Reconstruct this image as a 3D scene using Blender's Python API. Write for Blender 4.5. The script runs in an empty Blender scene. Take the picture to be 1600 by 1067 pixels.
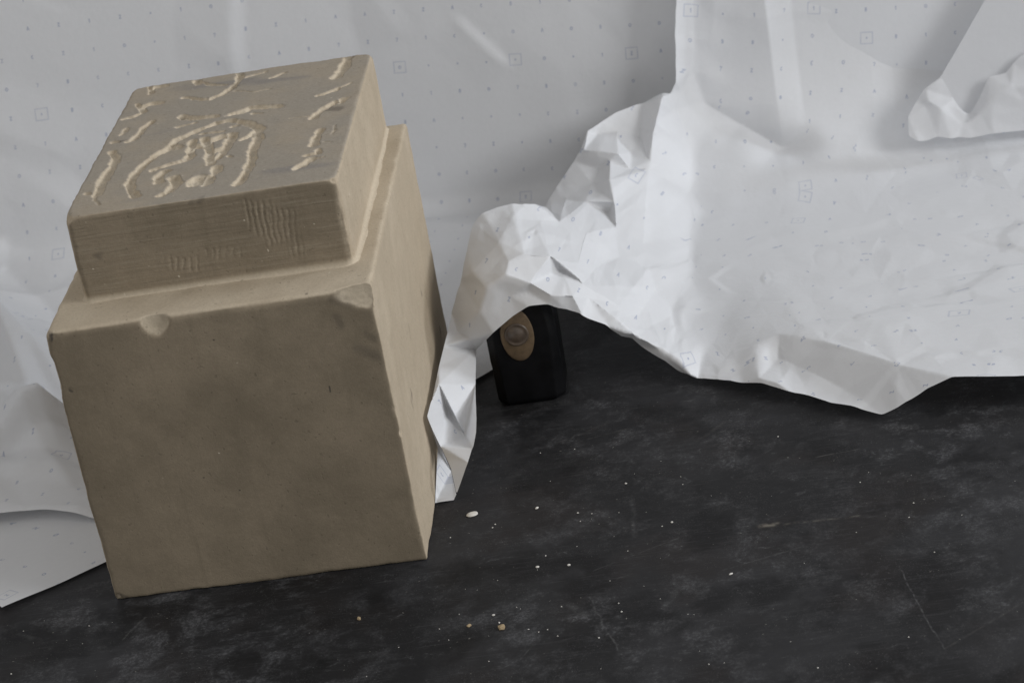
import bpy, bmesh, math, random
import numpy as np
from mathutils import Vector, Matrix
from mathutils.geometry import delaunay_2d_cdt

S = bpy.context.scene
COL = S.collection
rng = np.random.default_rng(7)

# ------------------------------------------------------------------ camera
CX, CY, CZ = 0.4257, -1.3330, 0.7348
YAW, PITCH, ROLL = -0.1106, 0.4171, -0.1844
FPX = 3813.2
def cam_axes():
    cy, sy = math.cos(YAW), math.sin(YAW); cp, sp = math.cos(PITCH), math.sin(PITCH)
    f = np.array([sy*cp, cy*cp, -sp]); r = np.array([cy, -sy, 0.0]); u = np.cross(r, f)
    c, s = math.cos(ROLL), math.sin(ROLL)
    return np.array([c*r+s*u, -s*r+c*u, f])
RC = cam_axes()
CP = np.array([CX, CY, CZ])
cd = bpy.data.cameras.new('camera'); cam = bpy.data.objects.new('camera', cd); COL.objects.link(cam)
m = Matrix(((RC[0][0], RC[1][0], -RC[2][0], CX), (RC[0][1], RC[1][1], -RC[2][1], CY),
            (RC[0][2], RC[1][2], -RC[2][2], CZ), (0, 0, 0, 1)))
cam.matrix_world = m
cd.sensor_width = 36.0; cd.sensor_fit = 'HORIZONTAL'; cd.lens = 36.0*FPX/1600.0
cd.clip_start = 0.05; cd.clip_end = 50
cd.dof.use_dof = True; cd.dof.focus_distance = 1.56; cd.dof.aperture_fstop = 16.0
S.camera = cam
S.render.resolution_x = 1024; S.render.resolution_y = 682

# ------------------------------------------------------------------ light
w = bpy.data.worlds.new('World'); S.world = w; w.use_nodes = True
bg = w.node_tree.nodes['Background']
bg.inputs[0].default_value = (0.995, 0.985, 0.975, 1); bg.inputs[1].default_value = 0.515
ld = bpy.data.lights.new('window_light', 'AREA'); ld.shape = 'RECTANGLE'; ld.size = 0.42; ld.size_y = 0.42
ld.energy = 26; ld.color = (0.90, 0.96, 1.05)
lo = bpy.data.objects.new('window_light', ld); COL.objects.link(lo)
AZ, EL, LD = math.radians(13), math.radians(20), 3.0
TGT = Vector((0.3, 0.25, 0.05))
lo.location = TGT + LD*Vector((math.cos(EL)*math.cos(AZ), math.cos(EL)*math.sin(AZ), math.sin(EL)))
lo.rotation_euler = (TGT - lo.location).to_track_quat('-Z', 'Y').to_euler()
l2 = bpy.data.lights.new('added_fill_light', 'AREA'); l2.shape = 'RECTANGLE'; l2.size = 1.0; l2.size_y = 1.0; l2.energy = 36; l2.color = (.97, .985, 1.0)  # unseen fill lamp, added to brighten the hung paper
lo2 = bpy.data.objects.new('added_fill_light', l2); COL.objects.link(lo2); lo2.location = (2.75, -1.00, 1.25)
lo2.rotation_euler = (TGT - lo2.location).to_track_quat('-Z', 'Y').to_euler()
S.view_settings.view_transform = 'Standard'; S.view_settings.look = 'None'
S.view_settings.exposure = 0.0; S.view_settings.gamma = 1.0

# ------------------------------------------------------------------ points measured off the photograph, turned into places
def ray(px, py):
    return np.array([(px-800)/FPX, -(py-533.5)/FPX, 1.0]) @ RC
def onY(px, py, y): v = ray(px, py); return CP + (y-CY)/v[1]*v
def onX(px, py, x): v = ray(px, py); return CP + (x-CX)/v[0]*v
def onZ(px, py, z=0.0): v = ray(px, py); return CP + (z-CZ)/v[2]*v

# ------------------------------------------------------------------ object helpers
def link(name, me, mat=None, parent=None, smooth=True):
    o = bpy.data.objects.new(name, me); COL.objects.link(o)
    if mat: me.materials.append(mat)
    if smooth: me.polygons.foreach_set('use_smooth', [True]*len(me.polygons))
    if parent: o.parent = parent
    return o
def set_fresh(me, f):
    a = me.attributes.new('fresh', 'FLOAT', 'POINT'); a.data.foreach_set('value', np.asarray(f, np.float32))
def empty(name, loc, label, cat, group=None):
    o = bpy.data.objects.new(name, None); COL.objects.link(o); o.location = loc
    o.empty_display_size = 0.02
    o['label'] = label; o['category'] = cat
    if group: o['group'] = group
    return o
def tag(o, label, cat, group=None):
    o['label'] = label; o['category'] = cat
    if group: o['group'] = group
def mesh(name, V, F, off=None):
    me = bpy.data.meshes.new(name)
    V = np.asarray(V, float)
    if off is not None: V = V - np.asarray(off)
    if isinstance(F, np.ndarray):
        k = F.shape[1]
        me.vertices.add(len(V)); me.vertices.foreach_set('co', V.ravel())
        me.loops.add(F.size); me.loops.foreach_set('vertex_index', F.ravel().astype(np.int32))
        me.polygons.add(len(F)); me.polygons.foreach_set('loop_start', np.arange(0, F.size, k, dtype=np.int32))
        me.polygons.foreach_set('loop_total', np.full(len(F), k, dtype=np.int32))
        me.update(calc_edges=True); me.validate()
    else:
        me.from_pydata([tuple(v) for v in V], [], [tuple(f) for f in F])
    return me
def set_uv(me, UV):
    l = me.uv_layers.new(name='UVMap')
    idx = np.zeros(len(me.loops), np.int32); me.loops.foreach_get('vertex_index', idx)
    l.data.foreach_set('uv', UV[idx].astype(np.float32).ravel())

# smooth value noise in numpy
def vnoise(P, scale, seed):
    P = np.asarray(P, float)*scale; I = np.floor(P).astype(np.int64); Fr = P-I; Fr = Fr*Fr*(3-2*Fr)
    out = np.zeros(len(P)); d = P.shape[1]
    for c in range(2**d):
        h = np.full(len(P), seed*1013904223, np.int64); wgt = np.ones(len(P))
        for k in range(d):
            b = (c >> k) & 1
            h = (h ^ ((I[:, k]+b)*(73856093, 19349663, 83492791)[k])) * 1664525 + 1013904223
            h = h & 0xffffffff
            wgt = wgt*(Fr[:, k] if b else 1-Fr[:, k])
        h = (h ^ (h >> 13))*1274126177 & 0xffffffff
        h = h ^ (h >> 16)
        out += wgt*((h & 0xffff)/65535.0*2-1)
    return out
def sstep(a, b, x):
    t = np.clip((x-a)/(b-a), 0, 1); return t*t*(3-2*t)

# ------------------------------------------------------------------ node helpers
class X:
    """a scalar socket with arithmetic"""
    nt = None
    def __init__(s, sock): s.s = sock
    @staticmethod
    def op(o, *a, clamp=False):
        n = X.nt.nodes.new('ShaderNodeMath'); n.operation = o; n.use_clamp = clamp
        for i, v in enumerate(a):
            if isinstance(v, X): X.nt.links.new(v.s, n.inputs[i])
            else: n.inputs[i].default_value = v
        return X(n.outputs[0])
    def __add__(a, b): return X.op('ADD', a, b)
    def __radd__(a, b): return X.op('ADD', b, a)
    def __sub__(a, b): return X.op('SUBTRACT', a, b)
    def __rsub__(a, b): return X.op('SUBTRACT', b, a)
    def __mul__(a, b): return X.op('MULTIPLY', a, b)
    def __rmul__(a, b): return X.op('MULTIPLY', b, a)
    def __truediv__(a, b): return X.op('DIVIDE', a, b)
def xmin(a, b): return X.op('MINIMUM', a, b)
def xmax(a, b): return X.op('MAXIMUM', a, b)
def clamp01(a): return X.op('ADD', a, 0.0, clamp=True)
def hyp(a, b): return X.op('SQRT', a*a+b*b)
def ramp(a, lo, hi):      # smooth 0..1 (lo may exceed hi)
    n = X.nt.nodes.new('ShaderNodeMapRange'); n.interpolation_type = 'SMOOTHSTEP'
    X.nt.links.new(a.s, n.inputs[0]); n.inputs[1].default_value = lo; n.inputs[2].default_value = hi
    if lo > hi:
        n.inputs[1].default_value = hi; n.inputs[2].default_value = lo
        n.inputs[3].default_value = 1; n.inputs[4].default_value = 0
    return X(n.outputs[0])
def seg(px, py, ax, ay, bx, by):
    dx, dy = bx-ax, by-ay; L = dx*dx+dy*dy
    qx = px-ax; qy = py-ay
    h = clamp01((qx*dx+qy*dy)*(1.0/L))
    return hyp(qx-h*dx, qy-h*dy)
def noise(vec, scale, detail=4, rough=.55, dist=0, dim='3D'):
    n = X.nt.nodes.new('ShaderNodeTexNoise'); n.noise_dimensions = dim
    n.inputs['Scale'].default_value = scale; n.inputs['Detail'].default_value = detail
    n.inputs['Roughness'].default_value = rough; n.inputs['Distortion'].default_value = dist
    X.nt.links.new(vec, n.inputs['Vector']); return X(n.outputs[0])
def mapping(vec, scale=(1, 1, 1), rot=(0, 0, 0), loc=(0, 0, 0)):
    n = X.nt.nodes.new('ShaderNodeMapping'); X.nt.links.new(vec, n.inputs[0])
    n.inputs[1].default_value = loc; n.inputs[2].default_value = rot; n.inputs[3].default_value = scale
    return n.outputs[0]
def mix(fac, a, b):
    n = X.nt.nodes.new('ShaderNodeMix'); n.data_type = 'RGBA'
    def put(v, s):
        if isinstance(v, tuple): s.default_value = (*v, 1)
        else: X.nt.links.new(v, s)
    if isinstance(fac, X): X.nt.links.new(fac.s, n.inputs[0])
    else: n.inputs[0].default_value = fac
    put(a, n.inputs[6]); put(b, n.inputs[7]); return n.outputs[2]
def bump(h, strength, dist, normal=None):
    n = X.nt.nodes.new('ShaderNodeBump'); n.inputs['Strength'].default_value = strength
    n.inputs['Distance'].default_value = dist; X.nt.links.new(h.s, n.inputs['Height'])
    if normal: X.nt.links.new(normal, n.inputs['Normal'])
    return n.outputs[0]
def new_mat(name):
    mt = bpy.data.materials.new(name); mt.use_nodes = True; X.nt = mt.node_tree
    b = X.nt.nodes['Principled BSDF']; return mt, b
def L(a, b): X.nt.links.new(a, b)
def texco(k='Object'): return X.nt.nodes.new('ShaderNodeTexCoord').outputs[k]
def sepxyz(v):
    n = X.nt.nodes.new('ShaderNodeSeparateXYZ'); L(v, n.inputs[0]); return [X(n.outputs[i]) for i in range(3)]

# ------------------------------------------------------------------ materials
def stone_mat():
    mt, b = new_mat('limestone')
    at = X.nt.nodes.new('ShaderNodeAttribute'); at.attribute_name = 'fresh'; fr_ = X(at.outputs['Fac'])
    o = texco('Object'); x, y, z = sepxyz(o)
    big = noise(o, 14, 5, .6); mid = noise(o, 60, 5, .6); fine = noise(o, 900, 3, .6)
    tier = ramp(z, .190, .194)
    grain = noise(mapping(o, (26, 26, 620)), 1.0, 4, .6)          # fine sawn lines running level, on the raised top only
    drip = noise(mapping(o, (130, 130, 7)), 1.0, 4, .6)           # vertical weathering
    geo = X.nt.nodes.new('ShaderNodeNewGeometry')
    nx, ny, nz = sepxyz(geo.outputs['Normal'])
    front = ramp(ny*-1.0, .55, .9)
    c = mix(ramp(big, .35, .68), (.430, .352, .256), (.480, .398, .294))
    c = mix(ramp(mid, .30, .75)*.5, c, (.36, .30, .215))
    # sawn front: the shade on this side put into a darker stone colour
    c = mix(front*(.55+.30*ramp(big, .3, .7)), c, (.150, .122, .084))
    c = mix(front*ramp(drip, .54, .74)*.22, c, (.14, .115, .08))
    # grey bloom on the upper sawn face
    up = ramp(nz, .6, .95)*ramp(z, .232, .242)
    c = mix(up*(.45+.3*ramp(big, .4, .6)), c, (.300, .274, .238))
    smear = ramp(noise(mapping(o, (9, 30, 9), (0, 0, .35), (.3, .2, 0)), 1.0, 2, .5), .62, .72)
    c = mix(up*smear*.5, c, (.20, .19, .19))
    c = mix(front*tier*ramp(grain, .52, .70)*.5, c, (.30, .26, .195))
    c = mix(front*tier*ramp(grain, .48, .30)*.35, c, (.15, .125, .09))
    # the sunken lines show fresh, paler stone below the greyed skin
    c = mix(clamp01(fr_)*.78, c, (.63, .545, .42))
    # small dark stains and pale specks
    dk = ramp(noise(o, 34, 3, .5), .71, .78)
    c = mix(dk*.55, c, (.10, .085, .07))
    spots = [((527,497),(532,508),.0050,.32), ((560,545),(588,556),.0055,.34), ((574,524),(586,530),.0035,.25), ((394,463),(396,463),.0010,.9), ((476,462),(478,462),.0011,.9), ((572,463),(583,472),.0012,.7), ((77,524),(79,530),.0024,.9), ((109,611),(112,612),.0014,.7), ((333,531),(334,531),.0008,.9), ((515,604),(516,612),.0008,.9), ((520,468),(545,476),.0045,.25), ((318,746),(319,746),.0008,.8), ((374,766),(375,766),.0008,.8), ((190,930),(200,934),.0022,.5)]
    fw = noise(o, 150, 4, .6)*.006-.003
    for pa, pb, wd, st in spots:
        a3, b3 = onY(*pa, 0.0), onY(*pb, 0.0)
        k0 = .2 if wd < .002 else 1.0
        k = ramp(seg(x+fw*k0, z-fw*k0, a3[0]-BW/2, a3[2], b3[0]-BW/2, b3[2]), wd, wd*.1)*ramp(y, -BD/2+.006, -BD/2+.003)*st
        c = mix(k, c, (.060, .052, .046))
    grit = noise(o, 520, 4, .7)
    c = mix(ramp(grit, .58, .40)*.10, c, (.11, .09, .065)); c = mix(ramp(grit, .58, .74)*.08, c, (.55, .48, .37))
    pit = ramp(noise(o, 330, 1, .5), .30, .25); c = mix(pit*.25, c, (.07, .058, .042))
    sp = ramp(noise(o, 260, 1, .5), .78, .82); c = mix(sp*.6, c, (.62, .56, .45))
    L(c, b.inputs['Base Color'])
    b.inputs['Roughness'].default_value = .85; b.inputs['Specular IOR Level'].default_value = .25
    h = fine*.4+grit*.2+mid*.22-pit*.3+grain*front*tier*1.1
    L(bump(h, .35, .0012), b.inputs['Normal'])
    return mt
def paper_mat(name, tint=(.808, .815, .832), print_on=1.0, gloss=.35):
    mt, b = new_mat(name)
    uv = texco('UV'); u, v, _ = sepxyz(uv)
    P = .0242
    cu = u*(1/P); cv = v*(1/P)
    iu = X.op('FLOOR', cu); iv = X.op('FLOOR', cv)
    fx = cu-iu-.5; fy = cv-iv-.5
    comb = X.nt.nodes.new('ShaderNodeCombineXYZ'); L(iu.s, comb.inputs[0]); L(iv.s, comb.inputs[1])
    wn = X.nt.nodes.new('ShaderNodeTexWhiteNoise'); wn.noise_dimensions = '2D'; L(comb.outputs[0], wn.inputs[0])
    h = X(wn.outputs[0])
    G = 1/.055
    gx = fx*(G*1.25); gy = fy*G                        # glyph coordinates, letter height -1..1
    def segs(*ss):
        d = None
        for s_ in ss:
            e = seg(gx, gy, *s_); d = e if d is None else xmin(d, e)
        return d
    A = segs((-.7, -1, 0, 1), (0, 1, .7, -1), (-.35, -.2, .35, -.2))
    one = segs((0, -1, 0, 1), (0, 1, -.4, .6))
    seven = segs((-.6, 1, .6, 1), (.6, 1, -.1, -1))
    ring = X.op('ABSOLUTE', hyp(gx, gy)-.85)
    cc = xmax(ring, ramp(gx, .35, .5))
    B = xmin(segs((-.6, -1, -.6, 1)), xmin(X.op('ABSOLUTE', hyp(gx+.1, gy-.5)-.5), X.op('ABSOLUTE', hyp(gx+.1, gy+.5)-.5)))
    z2 = segs((-.6, 1, .6, 1), (.6, 1, -.6, -1), (-.6, -1, .6, -1))
    dot = hyp(gx, gy)-.34
    glyphs = [dot, A, one, seven, cc, B, z2, ring]
    n = len(glyphs); d = None
    for k, g in enumerate(glyphs):
        sel = X.op('COMPARE', X.op('FLOOR', h*float(n)), float(k), .1)
        t = g*sel; d = t if d is None else d+t
    ink = ramp(d, .55, .15)
    # a boxed figure at every fourth column and fifth row
    m4 = X.op('COMPARE', X.op('FLOORED_MODULO', iu, 4.0), 0.0, .1) if False else X.op('COMPARE', X.op('WRAP', iu, 4.0, 0.0), 0.0, .1)
    m5 = X.op('COMPARE', X.op('WRAP', iv, 5.0, 0.0), 0.0, .1)
    boxd = X.op('ABSOLUTE', xmax(X.op('ABSOLUTE', fx), X.op('ABSOLUTE', fy))-.20)
    box = ramp(boxd, .028, .012)*m4*m5
    ink = clamp01(ink*.74+box*.42)
    wear = ramp(noise(uv, 90, 2, .5), .25, .6)
    ink = ink*(.6+.4*wear)*print_on
    fib = noise(mapping(uv, (1, 1, 1)), 220, 4, .65)
    c0 = mix(ramp(fib, .3, .7)*.35, tint, tuple(t*.955 for t in tint))
    c = mix(ink*.75, c0, (.24, .29, .46))
    L(c, b.inputs['Base Color'])
    b.inputs['Roughness'].default_value = .48; b.inputs['Specular IOR Level'].default_value = gloss
    cr = noise(uv, 26, 6, .62); cr2 = noise(uv, 400, 2, .5)
    nrm = bump(cr*.8+cr2*.05, .30, .0035)
    L(nrm, b.inputs['Normal'])
    tr = X.nt.nodes.new('ShaderNodeBsdfTranslucent'); L(c, tr.inputs[0]); L(nrm, tr.inputs[1])
    mx = X.nt.nodes.new('ShaderNodeMixShader'); mx.inputs[0].default_value = .20
    L(b.outputs[0], mx.inputs[1]); L(tr.outputs[0], mx.inputs[2])
    L(mx.outputs[0], X.nt.nodes['Material Output'].inputs[0])
    return mt
def table_mat():
    mt, b = new_mat('worn_black_tabletop')
    o = texco('Object'); x, y, z = sepxyz(o)
    big = noise(o, 7, 5, .6, .4); mid = noise(o, 30, 6, .65, .6); fine = noise(o, 170, 4, .6)
    c = mix(ramp(big, .40, .62), (.0165, .0165, .0176), (.0295, .0295, .0315))
    c = mix(ramp(noise(o, 11, 3, .5), .48, .65)*.5, c, (.019, .0155, .0145))
    region = ramp(noise(mapping(o, loc=(7, 3, 0)), 6.5, 4, .6, .5), .40, .62)
    cloud = ramp(noise(o, 30, 9, .78, .3), .47, .63)
    gritty = ramp(noise(o, 430, 4, .8), .44, .62)
    c = mix(cloud*(.25+.75*region)*(.35+.65*gritty)*.85, c, (.115, .115, .120))
    cl = cloud*region
    rub = ramp(noise(mapping(o, (1, 1.5, 1), (0, 0, -.25), (4, 1, 0)), 75, 7, .75, 1.0), .57, .70)
    c = mix(rub*(.3+.7*gritty)*.70, c, (.11, .11, .114))
    blk = ramp(noise(mapping(o, loc=(2, 5, 0)), 15, 5, .62), .50, .64); c = mix(blk*.7, c, (.0085, .0085, .0092))
    streak = None
    for k, (ang, sx, sy, lo) in enumerate(((.15, 12, 260, .60), (-.5, 13, 280, .61), (1.2, 12, 230, .62), (.75, 18, 330, .61), (2.3, 15, 260, .62), (-.1, 8, 420, .62))):
        t = ramp(noise(mapping(o, (sx, sy, 1), (0, 0, ang), (k*3.1, k*1.7, 0)), 1.0, 3, .55, .3), lo, lo+.10)*ramp(noise(mapping(o, loc=(k*5.0, 0, 0)), 17, 3), .50, .62)
        streak = t if streak is None else xmax(streak, t)
    c = mix(streak*(.3+.7*gritty)*.12, c, (.13, .13, .134))
    tiny = ramp(noise(o, 950, 2, .6), .60, .72)*ramp(noise(mapping(o, loc=(3, 8, 0)), 30, 4, .6), .42, .62); c = mix(tiny*.65, c, (.12, .12, .12))
    hair = None
    for k, ang in enumerate((.05, .55, -.4, 1.1, 2.0)):
        t = ramp(noise(mapping(o, (30, 900, 1), (0, 0, ang), (k*2.3, k*4.1, 0)), 1.0, 2, .5), .63, .69)*ramp(noise(mapping(o, loc=(k*3.0, 6, 0)), 24, 3), .48, .60)
        hair = t if hair is None else xmax(hair, t)
    c = mix(hair*.20, c, (.10, .10, .102))
    # single scratches and rubs that can be told apart
    wob = noise(o, 60, 3)*.006-.003
    xx = x+wob; yy = y+wob*.7
    marks = [((1195, 822), (1340, 806), .0016, .55, (.20, .18, .15)), ((1340, 806), (1420, 812), .0030, .25, (.12, .12, .12)),
             ((1190, 822), (1215, 818), .0035, .85, (.26, .23, .19)), ((1404, 885), (1460, 990), .0006, .65, (.2, .2, .2)),
             ((1460, 990), (1478, 1012), .0006, .4, (.2, .2, .2)), ((1478, 1012), (1600, 940), .0010, .35, (.16, .15, .14)),
             ((1275, 714), (1340, 702), .0007, .6, (.22, .21, .2)), ((1130, 890), (1250, 855), .0010, .4, (.17, .17, .17)),
             ((920, 930), (950, 990), .0010, .45, (.16, .16, .16)), ((950, 990), (972, 1022), .0008, .5, (.2, .2, .2)),
             ((988, 780), (992, 838), .0022, .35, (.15, .15, .15)), ((930, 890), (1060, 840), .0008, .4, (.16, .16, .16)),
             ((890, 945), (916, 960), .0028, .38, (.17, .17, .17)), ((1040, 945), (1060, 920), .0030, .28, (.17, .17, .17)),
             ((1060, 1020), (1110, 1018), .0007, .5, (.2, .2, .2)), ((812, 1030), (830, 1010), .0007, .5, (.2, .2, .2)),
             ((1090, 690), (1130, 660), .0020, .3, (.13, .12, .11)), ((950, 660), (880, 690), .0024, .28, (.13, .12, .11)),
             ((905, 690), (985, 668), .0009, .4, (.15, .14, .13)), ((680, 725), (760, 730), .0030, .22, (.14, .13, .12)),
             ((190, 1000), (225, 965), .0010, .5, (.2, .2, .19)), ((30, 990), (60, 1000), .0030, .35, (.15, .15, .15))]
    for (a, bb, wd, st, col) in marks:
        pa, pb = onZ(*a), onZ(*bb)
        dd = seg(xx, yy, pa[0]-TX, pa[1]-TY, pb[0]-TX, pb[1]-TY)
        k = ramp(dd, wd*1.2, wd*.1)*st*.45*ramp(fine, .36, .62)
        c = mix(k, c, col)
    spk = ramp(noise(o, 420, 1, .5), .735, .78)*ramp(noise(o, 22, 2), .42, .66); c = mix(spk*.8, c, (.21, .20, .18))
    L(c, b.inputs['Base Color'])
    r = .40+.30*mid+.2*cl
    L(r.s, b.inputs['Roughness']); b.inputs['Specular IOR Level'].default_value = .13
    L(bump(mid*.4+fine*.5, .12, .001), b.inputs['Normal'])
    return mt
def simple_mat(name, c1, c2, scale, rough, spec=.4, bs=.2, sc=(1, 1, 1)):
    mt, b = new_mat(name); o = texco('Object')
    nz = noise(mapping(o, sc), scale, 5, .6)
    L(mix(ramp(nz, .35, .68), c1, c2), b.inputs['Base Color'])
    b.inputs['Roughness'].default_value = rough; b.inputs['Specular IOR Level'].default_value = spec
    L(bump(nz, bs, .001), b.inputs['Normal']); return mt

TX, TY = 0.35, 0.0
HX0, HX1, HY0, HY1, HT = .2372, .2860, .2030, .2500, .0800
BW, BD, BH, TH = .2, .2917, .1888, .0566
ZT = BH+TH
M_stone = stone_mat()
M_paper = paper_mat('dotted_pattern_paper')
M_plain = paper_mat('plain_waxed_paper', (.76, .765, .78), 0.0, .6)
M_plain.node_tree.nodes['Mix Shader'].inputs[0].default_value = .34
M_table = table_mat()
M_wall = simple_mat('plaster_wall', (.55, .55, .54), (.5, .5, .49), 8, .9)
M_black = simple_mat('black_lacquered_iron', (.0035, .0035, .004), (.007, .007, .008), 60, .5, .16, .12)
M_bare = simple_mat('rubbed_iron', (.05, .05, .05), (.14, .14, .14), 200, .45)
M_wood = simple_mat('end_grain_wood', (.155, .108, .064), (.10, .07, .042), 130, .6, .3, .3)
M_wedge = simple_mat('wedge_metal', (.105, .078, .058), (.065, .048, .036), 150, .38, .6, .15)
M_chip = simple_mat('white_stone_chip', (.72, .70, .65), (.62, .59, .54), 300, .8)
M_tan = simple_mat('tan_stone_chip', (.40, .31, .19), (.30, .22, .13), 300, .85, .2, .5)

# ------------------------------------------------------------------ setting
def slab(name, x0, x1, y0, y1, z0, z1, mat):
    V = [(x0, y0, z0), (x1, y0, z0), (x1, y1, z0), (x0, y1, z0), (x0, y0, z1), (x1, y0, z1), (x1, y1, z1), (x0, y1, z1)]
    F = [(3, 2, 1, 0), (4, 5, 6, 7), (0, 1, 5, 4), (1, 2, 6, 5), (2, 3, 7, 6), (3, 0, 4, 7)]
    c = np.array([TX, TY, 0]); o = link(name, mesh(name, V, F, c), mat, smooth=False); o.location = c
    o['kind'] = 'structure'; return o
slab('table_top', -1.3, 1.9, -.75, .72, -.04, 0, M_table)
slab('wall', -1.6, 0.95, .724, .80, -.04, 1.3, M_wall)

# ------------------------------------------------------------------ stone block
BW, BD, BH, TH = .2, .2917, .1888, .0566
TX0, TX1, TY0, TY1 = .0160, .1871, .0402, .2867
def box_grid(lo, hi, step, faces='xXyYzZ', top_step=None):
    lo, hi = np.array(lo, float), np.array(hi, float); V = []; F = []; n0 = 0
    def axis(k, st):
        n = max(2, int(round((hi[k]-lo[k])/st))); return np.linspace(lo[k], hi[k], n+1)
    for f in faces:
        k = 'xyz'.index(f.lower()); a, b = [i for i in range(3) if i != k]
        A, B = axis(a, step), axis(b, step)
        ga, gb = np.meshgrid(A, B, indexing='ij'); P = np.zeros(ga.shape+(3,))
        P[..., a] = ga; P[..., b] = gb; P[..., k] = hi[k] if f.isupper() else lo[k]
        na, nb = ga.shape; I = np.arange(na*nb).reshape(na, nb)+n0
        q = np.stack([I[:-1, :-1], I[1:, :-1], I[1:, 1:], I[:-1, 1:]], -1).reshape(-1, 4)
        flip = (f.isupper()) ^ (k == 1)
        if not flip: q = q[:, ::-1]
        V.append(P.reshape(-1, 3)); F.append(q); n0 += na*nb
    V = np.concatenate(V); F = np.concatenate(F)
    key = np.round((V-lo)/1e-6).astype(np.int64)
    _, first, inv = np.unique(key, axis=0, return_index=True, return_inverse=True)
    return V[first], inv.reshape(-1)[F]
def round_box(V, lo, hi, r):
    """pull the shell of a box onto a box with worn, rounded edges; r per vertex"""
    lo, hi = np.array(lo), np.array(hi)
    inner = np.clip(V, lo+r[:, None], hi-r[:, None]); d = V-inner
    l = np.linalg.norm(d, axis=1); N = d/np.maximum(l, 1e-9)[:, None]
    return inner+N*r[:, None], N
def carve(V, c, rad, n, jag=.0004, seed=1):
    """push vertices inside an ellipsoid scoop along n until they lie on its far wall"""
    c, rad, n = map(lambda a: np.array(a, float), (c, rad, n)); n /= np.linalg.norm(n)
    P = (V-c)/rad; D = n/rad
    A = D@D; Bq = P@D; C = (P*P).sum(1)-1
    ins = C < 0
    t = np.where(ins, (-Bq+np.sqrt(np.maximum(Bq*Bq-A*C, 0)))/A, 0)
    t = np.minimum(t, .03)
    nz = vnoise(V, 420, seed)*jag
    return V+np.outer(np.where(ins, t+np.where(t > .0006, nz, 0), 0), n)

block = empty('stone_block', (BW/2, BD/2, 0), 'beige limestone block with carved raised top standing on the black table', 'stone block')
BO = np.array([BW/2, BD/2, 0])
# lower body
lo, hi = (-.0022, 0, 0), (BW, BD, BH)
V, F = box_grid(lo, hi, .0013)
edge = .0026+.0014*vnoise(V, 45, 3)+.0008*vnoise(V, 160, 4)
topw = sstep(BH-.02, BH, V[:, 2])
leftw = sstep(.02, 0, V[:, 0])
edge = edge+topw*sstep(.02, 0, V[:, 1])*.0022+leftw*topw*.0012
V, N = round_box(V, lo, hi, np.maximum(edge, .0012)); NB = N
V = V+N*(vnoise(V, 22, 8)*.0005+vnoise(V, 90, 9)*.00018+vnoise(V, 330, 10)*.00007)[:, None]
V0 = V.copy()
def sc(px, py, rad, n, dx=(0, 0, 0), seed=1):
    global V
    p = onY(px, py, 0.0)+np.array(dx); V = carve(V, p, rad, n, .0005, seed)
def scw(c, rad, n, seed):
    global V
    V = carve(V, c, rad, n, .0003, seed)
nk = onY(241, 500, 0.0)[0]
scw((nk, -.0100, BH+.0035), (.0138, .0160, .0208), (0, .8, -.45), 11)                 # half-round nick in the front ledge
scw((BW+.004, -.0125, BH+.0105), (.040, .0220, .0320), (-.15, .75, -.6), 12)          # broken corner
sc(80, 523, (.0032, .003, .0038), (.5, .8, 0), (0, -.001, 0), 14)
sc(86, 590, (.0042, .007, .017), (1, .1, 0), (-.0016, 0, 0), 15)               # shallow loss down the left arris
sc(108, 611, (.0022, .0022, .0022), (.2, 1, 0), (0, -.001, 0), 16)
sc(667, 866, (.004, .004, .004), (-.6, .7, .2), (.003, -.003, 0), 17)
sc(188, 930, (.004, .005, .005), (.6, .7, .2), (-.002, -.003, -.002), 18)
for k in range(18):                                                          # little losses along the right and top arrises
    if k < 12: t = rng.random(); p = np.array([BW, 0, .01+t*(BH-.03)])
    else: t = rng.random(); p = np.array([t*BW, 0, BH])
    r = rng.uniform(.0007, .0015); V = carve(V, p+rng.normal(0, .0006, 3), (r, r, r*rng.uniform(1, 2.5)), (-.5, .8, -.3), .0003, 30+k)
lost = np.linalg.norm(V-V0, axis=1)
ledge = sstep(.55, .85, NB[:, 2])*(V0[:, 2] > BH-.01)*(.65+.35*vnoise(V, 60, 77))
me = mesh('lower_body', V, F, BO); set_fresh(me, np.clip(np.maximum(.62*sstep(.0006, .002, lost), .80*ledge), 0, 1))
link('lower_body', me, M_stone, block)

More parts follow.
